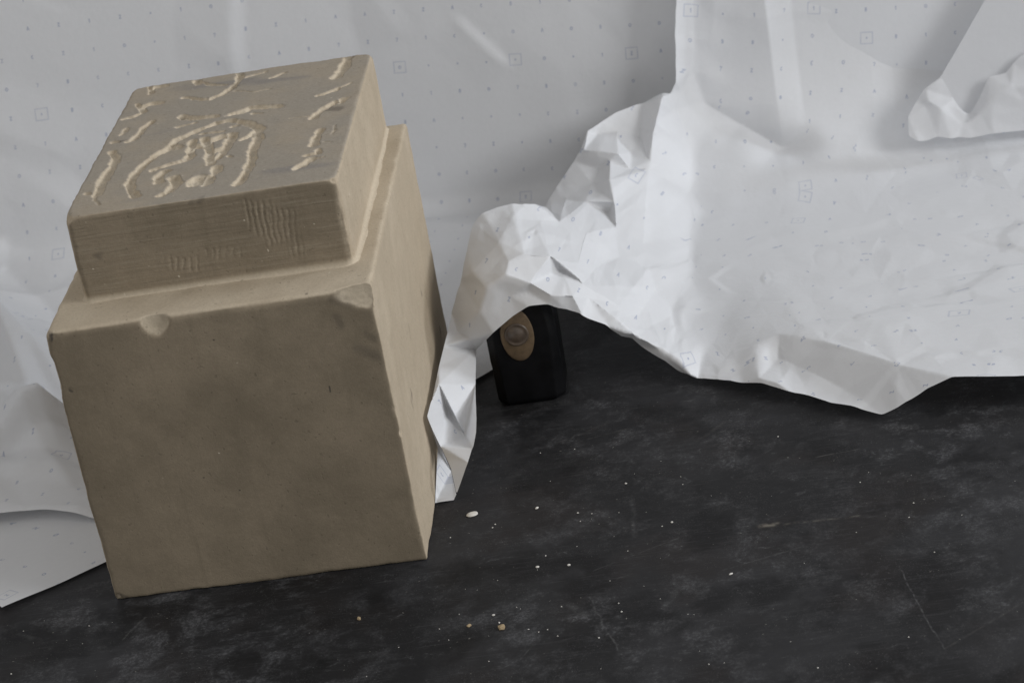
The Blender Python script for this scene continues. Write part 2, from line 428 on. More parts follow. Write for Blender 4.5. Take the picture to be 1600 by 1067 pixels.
# raised top with the carved figure
ZT = BH+TH
def top(px, py): return onZ(px, py, ZT)[:2]
def crop1(*pts): return [top(60+a/3.9525, 60+b/3.9525) for a, b in pts]
def crop2(*pts): return [top(360+a/3.9525, 60+b/3.9525) for a, b in pts]
strokes = [   # (points, width m, depth m)
 (crop1((1195,505),(1110,520),(1030,552),(930,592),(845,635),(800,680),(725,722),(645,785),(588,842),(566,890),(572,935),(605,975)), .0052, .0030),
 (crop1((1225,512),(1300,524),(1366,552),(1352,620),(1328,680),(1322,740),(1290,805),(1252,870),(1222,897)), .0054, .0030),
 (crop1((1335,575),(1300,605),(1260,622)), .0042, .0022),
 (crop1((448,702),(478,735),(460,790),(410,850),(380,910),(360,968)), .0050, .0028),
 (crop1((345,985),(372,1028)), .0014, .0010), (crop1((296,958),(304,962)), .0042, .0016),
 (crop1((705,515),(655,550),(628,590),(606,615),(565,634)), .0046, .0026), (crop1((540,560),(532,580),(508,598)), .0036, .0020),
 (crop1((468,640),(478,644)), .0040, .0018), (crop1((610,408),(652,455),(592,482),(530,500)), .0038, .0022),
 (crop1((645,425),(700,405),(745,400)), .0060, .0026), (crop1((688,300),(700,342)), .0034, .0022), (crop1((722,305),(768,300)), .0050, .0024),
 (crop1((982,256),(990,285)), .0042, .0024), (crop1((1010,276),(1080,290),(1165,288)), .0030, .0018),
 (crop1((1246,210),(1238,262),(1196,312),(1135,350),(1062,376)), .0044, .0026), (crop1((1020,380),(960,374),(905,368)), .0040, .0022),
 (crop1((1280,240),(1340,224),(1400,208)), .0030, .0014), (crop1((1440,246),(1522,214)), .0034, .0018),
 (crop1((1210,328),(1330,332),(1432,315)), .0020, .0010),
 (crop1((885,484),(935,496),(1010,494),(1085,484)), .0058, .0028), (crop1((1195,468),(1255,452),(1310,432)), .0064, .0026),
 (crop1((1350,424),(1410,420),(1475,418)), .0068, .0028), (crop1((860,550),(910,538),(965,524)), .0030, .0018), (crop1((1320,465),(1370,462)), .0028, .0014),
 (crop1((955,632),(932,690),(936,728),(905,750),(860,765),(790,785),(712,812)), .0048, .0028), (crop1((1030,620),(1052,680),(1052,725),(1070,772)), .0056, .0030),
 (crop1((1085,625),(1120,610)), .0078, .0034), (crop1((1195,592),(1170,650),(1132,715),(1098,742)), .0056, .0032),
 (crop1((1010,590),(1060,585),(1130,575)), .0034, .0018), (crop1((1098,792),(1100,828),(1066,850)), .0048, .0028), (crop1((1062,850),(1044,898)), .0060, .0026),
 (crop1((985,862),(968,895)), .0085, .0030), (crop1((792,820),(746,850),(738,890)), .0054, .0030), (crop1((838,858),(852,900),(806,945),(752,970)), .0060, .0032),
 (crop1((842,668),(862,675)), .0062, .0022), (crop1((975,665),(1010,668)), .0076, .0034), (crop1((1105,690),(1130,680)), .0072, .0030), (crop1((1180,722),(1190,728)), .0034, .0014),
 (crop1((1195,545),(1225,540)), .0040, .0022),
 (crop2((735,108),(706,170),(655,242)), .0056, .0028), (crop2((742,278),(690,300)), .0024, .0012), (crop2((660,310),(600,335),(545,352)), .0046, .0022),
 (crop2((706,375),(690,392)), .0052, .0026), (crop2((650,395),(615,412),(545,455)), .0050, .0026), (crop2((530,462),(510,490)), .0052, .0024), (crop2((370,492),(440,484),(500,476)), .0018, .0008),
 (crop2((556,566),(532,600),(512,662)), .0048, .0026), (crop2((540,690),(545,706),(475,722)), .0036, .0022), (crop2((572,735),(535,740)), .0026, .0014),
 (crop2((500,748),(450,782),(405,802)), .0058, .0026), (crop2((645,540),(632,588)), .0016, .0008), (crop2((575,640),(622,640)), .0016, .0006),
]
lo, hi = (TX0, TY0, BH-.004), (TX1, TY1, ZT)
V, F = box_grid(lo, hi, .00065)
edge = .0024+.0010*vnoise(V, 60, 5)+.0006*vnoise(V, 200, 6)
cnr = sstep(.012, .002, np.minimum(V[:, 0]-TX0, TX1-V[:, 0]))*sstep(.012, .002, np.minimum(V[:, 1]-TY0, TY1-V[:, 1]))
edge = edge+.0032*cnr*(1+.3*vnoise(V, 70, 66))
flat = V.copy()
V, N = round_box(V, lo, hi, np.maximum(edge, .0012))
V = V+N*(vnoise(V, 25, 18)*.0004+vnoise(V, 120, 19)*.00012+vnoise(V, 420, 20)*.00006)[:, None]
# fillet down to the ledge
hz = np.clip((BH+.0036-V[:, 2])/.0042, 0, 1)
side = (np.abs(N[:, 2]) < .5)
V = V+np.where(side, (.0042*(1-np.sqrt(np.maximum(1-hz*hz, 0)))), 0)[:, None]*np.stack([N[:, 0], N[:, 1], 0*hz], 1)
# sunken strokes
tp = np.where(N[:, 2] > .8)[0]; P2 = V[tp][:, :2]; dep = np.zeros(len(tp))
jit = np.stack([vnoise(P2, 260, 41), vnoise(P2, 260, 42)], 1)*.0007+np.stack([vnoise(P2, 90, 43), vnoise(P2, 90, 44)], 1)*.0007+np.stack([vnoise(P2, 620, 63), vnoise(P2, 620, 64)], 1)*.00035
wn_ = 1+.28*vnoise(P2, 150, 45)
Pj = P2+jit
for pts, wd, dp in strokes:
    dmin = np.full(len(tp), 9.0); pts = [np.array(p) for p in pts]
    for a, b in zip(pts[:-1], pts[1:]):
        e = b-a; h = np.clip(((Pj-a)@e)/(e@e), 0, 1); q = Pj-a-h[:, None]*e
        dmin = np.minimum(dmin, np.hypot(q[:, 0], q[:, 1]))
    t = dmin/(wd*.5*1.45*wn_)
    dep = np.maximum(dep, dp*np.clip((1-t)/.55, 0, 1))
chis = vnoise(P2, 700, 46)*.00035+vnoise(P2, 330, 47)*.0004
dep = np.where(dep > .0002, dep+chis*np.clip(dep/.002, 0, 1), 0)
V[tp, 2] -= np.maximum(dep, 0); FR = np.zeros(len(V)); FR[tp] = sstep(.0002, .0010, dep)*(.85+.3*vnoise(P2, 240, 48))
# tooth-chisel marks on the front of the raised top
fr = np.where(N[:, 1] < -.8)[0]; Q = V[fr]
def tooth(px, py, wpx, hpx, nx_, amp, seed):
    c = onY(px, py, TY0); ex = onY(px+wpx, py, TY0)-c; W2 = abs(ex[0]); ez = onY(px, py-hpx, TY0)-c; H2 = abs(ez[2])
    a = (Q[:, 0]-c[0])/W2; b = (Q[:, 2]-c[2])/H2
    msk = sstep(1.0, .55, np.abs(a)+.25*vnoise(Q, 160, seed))*sstep(1.0, .6, np.abs(b+.25*a)+.3*vnoise(Q, 120, seed+1))
    tt = np.sin((a+.10*vnoise(Q, 110, seed+3)+.04*vnoise(Q, 400, seed+5)-.08*b)*nx_*math.pi)
    row = .5+.5*np.sin(Q[:, 2]*2*math.pi/.0024+4*vnoise(Q, 140, seed+4)+1.1*np.floor((a+1)*nx_/2))
    return msk*amp*np.clip(tt, -.2, 1)*(.65+.35*row)*(.6+.6*np.clip(vnoise(Q, 200, seed+2)+.5, 0, 1))
tm = tooth(402, 340, 22, 36, 5.0, .0015, 51)+tooth(285, 412, 38, 14, 7, .0010, 55)+tooth(440, 355, 38, 45, 9, .0008, 58)+tooth(350, 395, 40, 12, 7, .0007, 61)
tm = tm*.7; V[fr, 1] += tm; FR[fr] = .42*sstep(.0001, .0008, tm)
FR = np.maximum(FR, .75*sstep(BH+.0055, BH+.0005, V[:, 2])*(V[:, 2] > BH-.001))
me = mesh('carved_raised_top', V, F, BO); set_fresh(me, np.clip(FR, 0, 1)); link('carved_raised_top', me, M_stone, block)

# ------------------------------------------------------------------ paper machinery
def refine(V, T, A, maxlen):
    """split every edge longer than maxlen (conforming), averaging the attributes A"""
    for _ in range(12):
        E = np.sort(np.concatenate([T[:, [0, 1]], T[:, [1, 2]], T[:, [2, 0]]]), 1)
        U, inv = np.unique(E, axis=0, return_inverse=True); inv = inv.reshape(-1)
        Ln = np.linalg.norm(V[U[:, 0]]-V[U[:, 1]], axis=1); mk = Ln > maxlen
        if not mk.any(): break
        mid = np.full(len(U), -1); mid[mk] = len(V)+np.arange(mk.sum())
        V = np.concatenate([V, .5*(V[U[mk, 0]]+V[U[mk, 1]])]); A = np.concatenate([A, .5*(A[U[mk, 0]]+A[U[mk, 1]])])
        n = len(T); ei = np.stack([mid[inv[:n]], mid[inv[n:2*n]], mid[inv[2*n:]]], 1); cnt = (ei >= 0).sum(1)
        out = [T[cnt == 0]]
        m = cnt == 3; t, e = T[m], ei[m]
        out += [np.stack(c, 1) for c in ((t[:, 0], e[:, 0], e[:, 2]), (e[:, 0], t[:, 1], e[:, 1]), (e[:, 2], e[:, 1], t[:, 2]), (e[:, 0], e[:, 1], e[:, 2]))]
        for s in range(3):
            r = [(s+k) % 3 for k in range(3)]
            m = (cnt == 1) & (ei[:, s] >= 0); t, e = T[m][:, r], ei[m][:, r]
            out += [np.stack((t[:, 0], e[:, 0], t[:, 2]), 1), np.stack((e[:, 0], t[:, 1], t[:, 2]), 1)]
            m = (cnt == 2) & (ei[:, s] < 0); t, e = T[m][:, r], ei[m][:, r]     # edges 1 and 2 split
            out += [np.stack((e[:, 1], t[:, 2], e[:, 2]), 1), np.stack((t[:, 0], t[:, 1], e[:, 1]), 1), np.stack((t[:, 0], e[:, 1], e[:, 2]), 1)]
        T = np.concatenate(out)
    return V, T, A
def smooth(V, T, wgt, it):
    E = np.sort(np.concatenate([T[:, [0, 1]], T[:, [1, 2]], T[:, [2, 0]]]), 1)
    U, c = np.unique(E, axis=0, return_counts=True)
    bnd = np.zeros(len(V), bool); bnd[U[c == 1].ravel()] = True
    be = U[c == 1]
    inn = ~bnd
    def lap(edges, X_):
        s = np.zeros_like(X_); d = np.zeros(len(X_))
        for k in range(3):
            s[:, k] = np.bincount(edges[:, 0], X_[edges[:, 1], k], len(X_))+np.bincount(edges[:, 1], X_[edges[:, 0], k], len(X_))
        d = np.bincount(edges[:, 0], minlength=len(X_))+np.bincount(edges[:, 1], minlength=len(X_))
        return s/np.maximum(d, 1)[:, None]-X_
    for i in range(it):
        V = V+(.6*wgt*inn)[:, None]*lap(U, V)
        if i < 6: V = V+(.4*np.minimum(wgt+.2, 1)*bnd)[:, None]*lap(be, V)*1.0
    return V
def facets(P2, cell, seed, jit=.45):
    """crumple height: piecewise-linear over a random triangulation (values about -1..1)"""
    r = np.random.default_rng(seed)
    lo = P2.min(0)-2*cell; hi = P2.max(0)+2*cell
    gx = np.arange(lo[0], hi[0], cell); gy = np.arange(lo[1], hi[1], cell)
    G = np.stack(np.meshgrid(gx, gy, indexing='ij'), -1).reshape(-1, 2); G = G+r.uniform(-jit, jit, G.shape)*cell
    H = r.uniform(-1, 1, len(G))
    vs, es, fs, ov, _, _ = delaunay_2d_cdt([Vector(g) for g in G], [], [], 0, 1e-7)
    idx = np.array([o[0] if len(o) else 0 for o in ov]); G2 = np.array([tuple(v) for v in vs]); H2 = H[idx]
    out = np.zeros(len(P2)); order = np.argsort(P2[:, 0]); xs = P2[order, 0]
    for f in fs:
        a, b, c = G2[f[0]], G2[f[1]], G2[f[2]]
        i0 = np.searchsorted(xs, min(a[0], b[0], c[0])); i1 = np.searchsorted(xs, max(a[0], b[0], c[0]))
        if i1 <= i0: continue
        id_ = order[i0:i1]; p = P2[id_]
        y0, y1 = min(a[1], b[1], c[1]), max(a[1], b[1], c[1])
        k = (p[:, 1] >= y0) & (p[:, 1] <= y1); id_ = id_[k]; p = p[k]
        if not len(p): continue
        d = (b[1]-c[1])*(a[0]-c[0])+(c[0]-b[0])*(a[1]-c[1])
        if abs(d) < 1e-14: continue
        u = ((b[1]-c[1])*(p[:, 0]-c[0])+(c[0]-b[0])*(p[:, 1]-c[1]))/d
        v = ((c[1]-a[1])*(p[:, 0]-c[0])+(a[0]-c[0])*(p[:, 1]-c[1]))/d; w_ = 1-u-v
        ok = (u >= -1e-6) & (v >= -1e-6) & (w_ >= -1e-6)
        out[id_[ok]] = u[ok]*H2[f[0]]+v[ok]*H2[f[1]]+w_[ok]*H2[f[2]]
    return out
def long_creases(P2, n, seed, hgt):
    """faint straight fold lines left by earlier handling"""
    r = np.random.default_rng(seed); lo, hi = P2.min(0), P2.max(0); out = np.zeros(len(P2))
    for _ in range(n):
        a = lo+(hi-lo)*r.random(2); th = r.uniform(0, math.pi); l = r.uniform(.05, .20); e = np.array([math.cos(th), math.sin(th)])
        q = P2-a; t = q@e/l; m_ = q@np.array([-e[1], e[0]]); wl, wr = r.uniform(.004, .035, 2)
        out += r.choice([-1, 1])*r.uniform(.3, 1)*hgt*np.where(m_ > 0, np.clip(1-m_/wl, 0, 1), np.clip(1+m_/wr, 0, 1))*sstep(0, .25, t)*sstep(1, .7, t)
    return out
def vnormals(V, T):
    n = np.cross(V[T[:, 1]]-V[T[:, 0]], V[T[:, 2]]-V[T[:, 0]]); N = np.zeros_like(V)
    for k in range(3):
        for c in range(3): N[:, c] += np.bincount(T[:, k], n[:, c], len(V))
    return N/np.maximum(np.linalg.norm(N, axis=1), 1e-12)[:, None]

# ------------------------------------------------------------------ paper A: the sheet hung behind the block
def wall_y(x): return .600-.24*np.clip(.13-x, 0, .45)
HZ = .50
def sheetA():
    xs = np.arange(-.62, .66, .0035)
    xs = np.sort(np.concatenate([xs[((xs < -.004) | (xs > .0155)) & ((xs < .189) | (xs > .2075))], np.linspace(-.003, .014, 10), np.linspace(.190, .206, 8)]))
    def rad(x): return .018+.05*sstep(.1, -.15, x)
    def yend(x):
        e = .128-(x+.113)*.22+.003*np.sin(x*60)
        e = e+(.30-e)*sstep(-.003, .014, x)
        e = np.where(x > .19, .30+(.237-.30)*sstep(.190, .206, x)+1.05*np.clip(x-.206, 0, 1), e)
        return np.where(x > .240, .273+(x-.240)*4.2, e)
    r1 = rad(xs); smax = np.maximum(HZ-r1+r1*math.pi/2+wall_y(xs)-r1-yend(xs), HZ-.02)
    ia, ib = np.linspace(0, 1, 150), np.linspace(0, 1, 151)[1:]
    L1 = (HZ-r1)[:, None]
    x = np.repeat(xs[:, None], 300, 1); s = np.concatenate([L1*ia, L1+(smax[:, None]-L1)*ib], 1)
    yw = wall_y(x); r = rad(x)
    Ls = HZ-r; La = r*math.pi/2
    a = np.clip((s-Ls)/r, 0, math.pi/2)
    z = np.where(s < Ls, HZ-s, r-r*np.sin(a)); y = np.where(s < Ls, yw, yw-r+r*np.cos(a))
    y = y-np.maximum(s-Ls-La, 0); z = z+.0015
    keep = np.ones(x.shape, bool)
    V = np.stack([x, y, z], -1).reshape(-1, 3); uv = np.stack([x+.012+.09*s, -s+.09*x+.003], -1).reshape(-1, 2)
    P = np.stack([x, s], -1).reshape(-1, 2)
    # normal of the undisturbed sheet
    ny = -np.cos(a).reshape(-1); nz_ = np.sin(a).reshape(-1)
    smaxg = np.repeat(smax, 300)
    soft = facets(P, .085, 3)*.0016+facets(P, .034, 4)*.00035+vnoise(P, 5, 71)*.004
    lowl = sstep(.02, -.12, P[:, 0])*sstep(HZ-.16, HZ-.02, P[:, 1])*sstep(1.02, .80, P[:, 1])
    edgeflat = .35+.65*sstep(0, .06, smaxg-P[:, 1])
    soft = soft+edgeflat*lowl*(np.abs(facets(P, .085, 8))*.017+.008+facets(P, .03, 9)*.0012)
    # creases seen on the wall: (pixel, pixel, lift in mm, reach in m)
    def wp(px, py):
        q = onY(px, py, .59)
        if q[2] > .005: return np.array([q[0], HZ-q[2]])
        q = onZ(px, py, .006); r_ = float(rad(q[0])); return np.array([q[0], HZ-r_+r_*math.pi/2+float(wall_y(q[0]))-r_-q[1]])
    def ridge(a, b, hgt, wl, wr):
        A_, B_ = wp(*a), wp(*b); e = B_-A_; l = np.hypot(*e); e /= l
        t = (P-A_)@e/l; n = (P-A_)@np.array([-e[1], e[0]])
        prof = np.where(n > 0, np.clip(1-n/wl, 0, 1), np.clip(1+n/wr, 0, 1))
        return hgt*prof*sstep(-.25, .1, t)*sstep(1.25, .85, t)
    soft = soft+ridge((-60, 490), (75, 600), .036, .026, .045)+ridge((-70, 470), (24, 458), .034, .05, .016)+ridge((10, 560), (90, 700), .018, .03, .014)+ridge((-40, 735), (130, 680), .016, .010, .055)+ridge((0, 640), (110, 760), .010, .03, .02)+ridge((-60, 800), (150, 800), .010, .03, .03)
    soft = soft+ridge((362, -80), (368, 100), .0080, .045, .010)+ridge((715, 45), (788, 112), .0030, .03, .006)
    soft = soft+ridge((10, 165), (120, 212), .003, .02, .04)+ridge((640, 345), (745, 352), .003, .01, .03)
    soft = soft+ridge((560, -20), (620, 60), .002, .03, .015)+ridge((950, 0), (1000, 130), .003, .05, .03)
    soft = soft+long_creases(P, 60, 33, .0012)
    V[:, 1] += ny*soft; V[:, 2] += np.maximum(nz_*soft, -.001)
    n, mth = x.shape; I = np.arange(n*mth).reshape(n, mth)
    F_ = np.stack([I[:-1, :-1], I[:-1, 1:], I[1:, 1:], I[1:, :-1]], -1).reshape(-1, 4)
    k = keep.reshape(-1); F_ = F_[k[F_].all(1)]
    used = np.unique(F_); mp = np.full(len(V), -1); mp[used] = np.arange(len(used))
    return V[used], mp[F_], uv[used]
V, F, UV = sheetA()
org = np.array([0.1, .6, .2]); me = mesh('hung_paper', V, F, org); set_uv(me, UV)
o = link('hung_paper_sheet', me, M_paper); o.location = org
tag(o, 'wide grey-white dotted pattern paper hanging behind the stone block and running down to its left', 'paper')

# paper C: loose corner lying flat at the lower left
A0, B0 = onZ(5, 956), onZ(163, 884)
d = B0-A0; d /= np.linalg.norm(d); e = np.array([-d[1], d[0], 0])
nu, nv = 60, 90
gu, gv = np.meshgrid(np.linspace(0, .075, nu), np.linspace(0, .26, nv), indexing='ij')
gu2 = gu*1.0
k = (gu/.075)[..., None]; V = A0+gu[..., None]*d+gv[..., None]*(e*(1-k)+np.array([.02, 1, 0])*k)
V[..., 2] = .0012+.0016*sstep(.05, 0, gu+gv)+.0010*(vnoise(np.stack([gu, gv], -1).reshape(-1, 2), 30, 5).reshape(gu.shape)+1)
I = np.arange(nu*nv).reshape(nu, nv)
F = np.stack([I[:-1, :-1], I[1:, :-1], I[1:, 1:], I[:-1, 1:]], -1).reshape(-1, 4)
ok = (V.reshape(-1, 3)[F][:, :, 0] < -.0015).all(1)
me = mesh('loose_paper', V.reshape(-1, 3), F[ok], A0); set_uv(me, np.stack([gu*.9+gv*.3, gv-gu*.3], -1).reshape(-1, 2))
o = link('loose_paper_sheet', me, M_paper); o.location = A0
tag(o, 'flat grey corner of dotted paper lying on the table at lower left', 'paper')

# paper B: the sheet that drapes over the hammer and runs out onto the table
def bend(px, py, r, yw, z0):
    v = ray(px, py); t = np.linspace(1.0, 3.2, 6000); q = CP+t[:, None]*v
    y, z = q[:, 1], q[:, 2]
    yw = yw+.13*np.clip(q[:, 0]-.47, 0, 1)
    ins = (y > yw) | (z < z0) | ((y > yw-r) & (z < z0+r) & (np.hypot(y-(yw-r), z-(z0+r)) > r))
    return q[np.argmax(ins)]
PB, SM, PXY, OUT = [], [], [], []
def pt(px, py, pos, sm, out=False):
    PB.append(pos); SM.append(sm); PXY.append((px, -py)); 
    if out: OUT.append(len(PB)-1)
    return len(PB)-1
top_edge = [(x, -330) for x in range(1750, 1060, -70)]
b = [(1040,-330,.580),(1053,-160,.572),(1057,-90,.567),(1057,0,.565),(1057,80,.563),(1058,130,.562),(1050,146,.565),(1036,144,.562),(1000,161,.560),(962,176,.553),(938,192,.546),(918,205,.536),(896,250,.520),(870,290,.500),(852,324,.480)]
for q in b: pt(q[0], q[1], onY(*q), .12, True)
r_ = [(836,319,.33),(820,317,.32),(798,320,.315),(779,325,.312),(754,334,.305),(742,350,.30),(731,390,.272),(721,437,.250),(706,490,.232)]
for q in r_: pt(q[0], q[1], onY(*q), .15, True)
s_ = [(694,541,.2075),(686,572,.2055),(680,600,.2045),(674,628,.2040),(668,650,.2035),(688,696,.2075),(704,732,.213)]
for q in s_: pt(q[0], q[1], onX(*q), .05, True)
pt(713, 772, onZ(713, 772, .002), .05, True)
for q in [(730,722,.226),(737,698,.229),(741,674,.231),(743,600,.228),(743,546,.2265)]: pt(q[0], q[1], onX(*q), .05, True)
for q in [(770,520,.197),(800,495,.196),(826,478,.195),(856,475,.195),(890,487,.196),(912,492,.197),(950,510,.200)]: pt(q[0], q[1], onY(*q), .05, True)
for q in [(1000,541,.026),(1040,563,.017),(1062,583,.0075),(1090,591,.005),(1120,591,.007),(1160,597,.008),(1190,598,.011),(1235,612,.010),(1262,619,.007),(1300,632,.006),(1340,638,.006),(1378,648,.006),
          (1402,638,.010),(1425,625,.014),(1450,607,.020),(1488,590,.026),(1540,589,.025),(1600,587,.022),(1680,590,.02),(1750,592,.02)]: pt(q[0], q[1], onZ(*q), .1, True)
for y_ in (500, 420, 340, 260, 200, 140, 70, 0, -80, -160, -240): pt(1750, y_, bend(1750, y_, .11, .60, .006), .8, True)
for x_, y_ in top_edge: pt(x_, y_, bend(x_, y_, .11, .60, .006)+np.array([0, -.002, 0]), .5, True)
# crumpled ridge that climbs the wall
for (x_, y_, yy, sm) in [(1083,-88,.589,.05),(1083,0,.589,.05),(1084,60,.589,.04),(1082,110,.588,.04),(1066,142,.578,.04),(911,234,.512,.02),(934,210,.541,.02),(966,240,.498,.02),(964,205,.545,.02),(987,238,.524,.02),(1025,191,.532,.02),(1020,209,.528,.02),(1015,254,.510,.02),(1012,268,.504,.02),(953,250,.500,.02),(952,281,.462,.02),
        (935,264,.505,.02),(883,309,.470,.02),(959,315,.436,.02),(950,330,.440,.02),(914,315,.442,.02),(962,353,.402,.02),(1059,171,.572,.08),(1035,152,.548,.03),(919,361,.345,.02),(968,401,.348,.02),(948,409,.325,.02),(936,413,.30,.02),
        (1000,215,.545,.02),(985,265,.500,.02),(925,285,.482,.02),(1100,160,.588,.06),(1160,196,.586,.08),(1222,232,.574,.15),
        (1008,378,.395,.08),(993,445,.292,.04),(1015,416,.352,.05),(874,345,.335,.03),(894,360,.322,.03),(801,342,.285,.03),(843,345,.305,.03),(861,400,.222,.03),(820,396,.218,.03),(794,407,.212,.02),(790,428,.199,.02),(739,425,.224,.05),
        (829,442,.197,.02),(861,461,.193,.03),(896,461,.196,.03),(912,442,.222,.03),(922,463,.214,.03),(970,477,.228,.03),(936,445,.24,.03),(798,463,.198,.04),(750,486,.200,.04),(826,455,.20,.03),(780,380,.238,.03),(905,410,.248,.04),(765,350,.285,.05),
        (880,420,.230,.04),(715,520,.222,.06),(760,450,.200,.05),(735,560-30,.2125,.05)]:
    pt(x_, y_, onY(x_, y_, yy), sm)
for q in [(686,600,.2075),(700,640,.2090),(726,679,.2195)]: pt(q[0], q[1], onX(*q), .03)
for q in [(965,497,.056),(1000,528,.038),(1030,544,.026),(1058,562,.018),(1078,586,.010),(1026,451,.022),(1000,490,.032),(1050,480,.014),(1060,530,.014),(1186,590,.013),(1215,598,.013),(1217,523,.019),(1217,560,.0085),(1290,533,.023),(1400,566,.025),(1240,571,.008),(1320,609,.007),(1350,628,.007)]:
    pt(q[0], q[1], onZ(*q), .06)
# the smooth sweep from wall to table, with its upright pleat
ncrumple = len(PB)
def near(px, py):
    return min((px-a)**2+(py+b_)**2 for a, b_ in PXY)
for y_ in range(-312, 590, 34):
    for x_ in range(1080, 1740, 42):
        xj = x_+(21 if (y_//34) % 2 else 0)
        if near(xj, y_) < 30**2: continue
        if xj < 1100 and y_ < 150: continue
        if y_ > 575 and xj < 1490: continue
        if y_ > 470 and xj < 1120 and y_ > 560: continue
        if 1225 < xj < 1480 and y_ > 545: continue
        rr = .11; z0 = .0075+.0135*float(sstep(1110, 1230, xj)*sstep(400, 525, y_))
        p = bend(xj, y_, rr, .600, z0)
        k = float(sstep(240, 120, y_))
        pl = .012*max(0, 1-abs(xj-1178)/ (75 if xj < 1178 else 62))*k
        p = p+np.array([0, -.003*k, 0]); pt(xj, y_, p, .75)
fold = [(686,600),(743,546)], 
def idx_of(px, py): return min(range(len(PXY)), key=lambda i: (PXY[i][0]-px)**2+(PXY[i][1]+py)**2)
creases = [((686,600),(743,546)),((686,600),(726,679)),((726,679),(737,698)),((1217,560),(1240,571)),((1240,571),(1320,609)),((1320,609),(1350,628)),((1350,628),(1378,648)),((1217,523),(1290,533)),((1290,533),(1400,566)),((1400,566),(1488,590)),
           ((965,497),(1000,528)),((1000,528),(1030,544)),((1030,544),(1058,562)),((1058,562),(1078,586)),((874,345),(894,360)),((843,345),(874,345)),((801,342),(843,345)),((836,319),(874,345)),((790,428),(829,442)),((829,442),(861,461)),((861,461),(896,461)),
           ((968,401),(962,353)),((962,353),(959,315)),((959,315),(1012,268)),((919,361),(968,401)),((952,281),(959,315)),((952,281),(1012,268)),((953,250),(952,281)),((1025,191),(1035,152)),((1025,191),(1020,209)),((1020,209),(1015,254)),((1015,254),(1012,268)),((911,234),(966,240)),((918,205),(911,234)),((934,210),(966,240)),((1066,142),(1100,160)),((1100,160),(1160,196)),((1160,196),(1222,232)),((1083,0),(1084,60)),((1084,60),(1082,110)),((1082,110),(1066,142)),((883,309),(914,315)),((914,315),(959,315)),((794,407),(861,400)),((861,400),(912,442)),((912,442),(970,477)),
           ((794,407),(790,428)),((739,425),(790,428)),((968,401),(1015,416)),((970,477),(993,445)),((694,541),(735,530))]
ed = [(idx_of(*a), idx_of(*b_)) for a, b_ in creases]
vs, es, fs, ov, _, _ = delaunay_2d_cdt([Vector(p) for p in PXY], ed, [OUT], 1, 1e-6)
oi = np.array([o_[0] if len(o_) else -1 for o_ in ov])
Vc = np.array(PB); Sm = np.array(SM)
if (oi < 0).any():                          # a crossing of two creases made a new point: average its neighbours
    nv_ = []
    for i, o_ in enumerate(oi):
        if o_ >= 0: nv_.append((Vc[o_], Sm[o_])); continue
        dd = [(math.hypot(vs[i][0]-q[0], vs[i][1]-q[1]), k) for k, q in enumerate(PXY)]; dd.sort()
        ws = np.array([1/(a+1e-3) for a, _ in dd[:3]]); ks = [k for _, k in dd[:3]]
        nv_.append(((Vc[ks]*ws[:, None]).sum(0)/ws.sum(), float((Sm[ks]*ws).sum()/ws.sum())))
    Vb = np.array([a for a, _ in nv_]); Sb = np.array([b_ for _, b_ in nv_])
else: Vb, Sb = Vc[oi], Sm[oi]
Tb = np.array([tuple(f) for f in fs if len(f) == 3])
us = np.unique(Tb); mp = np.full(len(Vb), -1); mp[us] = np.arange(len(us)); Vb, Sb, Tb = Vb[us], Sb[us], mp[Tb]
px_of = np.array([tuple(v) for v in vs])[us]
UVb = px_of*.00040
E_ = np.unique(np.sort(np.concatenate([Tb[:, [0, 1]], Tb[:, [1, 2]], Tb[:, [2, 0]]]), 1), axis=0)
L0 = np.linalg.norm(Vb[E_[:, 0]]-Vb[E_[:, 1]], axis=1)
lp = np.linalg.norm(UVb[E_[:, 0]]-UVb[E_[:, 1]], axis=1)
cr_ = (np.minimum(Sb[E_[:, 0]], Sb[E_[:, 1]]) < .3) & (px_of[E_].mean(1)[:, 0] < 1130)
em = px_of[E_].mean(1); bz = (em[:, 0] < 1400) & (-em[:, 1] > 110) & (-em[:, 1] < 345) & ~cr_
L0 = np.where(cr_, np.clip(L0, .8*lp, 1.25*lp), np.where(bz, np.clip(L0, .8*lp, 1.5*lp), L0)); we = np.where(cr_, .3, 1.0)
deg = np.bincount(E_.ravel(), minlength=len(UVb))
for _ in range(14000):                      # relax the flat pattern until its edges have their true lengths
    d_ = UVb[E_[:, 1]]-UVb[E_[:, 0]]; l_ = np.linalg.norm(d_, axis=1)+1e-9; g_ = d_*(.5*we*(1-L0/l_))[:, None]
    mv = np.stack([np.bincount(E_[:, 0], g_[:, k], len(UVb))-np.bincount(E_[:, 1], g_[:, k], len(UVb)) for k in range(2)], 1)
    UVb = UVb+mv*(1.2/deg)[:, None]
A = np.concatenate([UVb, Sb[:, None]], 1)
Vb, Tb, A = refine(Vb, Tb, A, .0026)
Vs = smooth(Vb, Tb, A[:, 2]**1.5, 90)
Nb = vnormals(Vs, Tb)
UVf = A[:, :2]; crum = sstep(.4, .05, A[:, 2])*sstep(.43, .37, Vs[:, 0])*(1-.7*sstep(.25, .22, Vs[:, 1])*sstep(.255, .240, Vs[:, 0]))
f1, f2, f3 = facets(UVf, .026, 21), facets(UVf, .0125, 22), facets(UVf, .0185, 27)
hgt = f1*.0018*crum+f2*.0006*crum-np.abs(f3)*.0016*crum+facets(UVf, .06, 23)*.0012+facets(UVf, .03, 25)*.00035
hgt = hgt+long_creases(UVf, 46, 31, .0011)*(1-.5*crum)
Vs = smooth(Vs+Nb*hgt[:, None], Tb, .12+0*crum, 1)
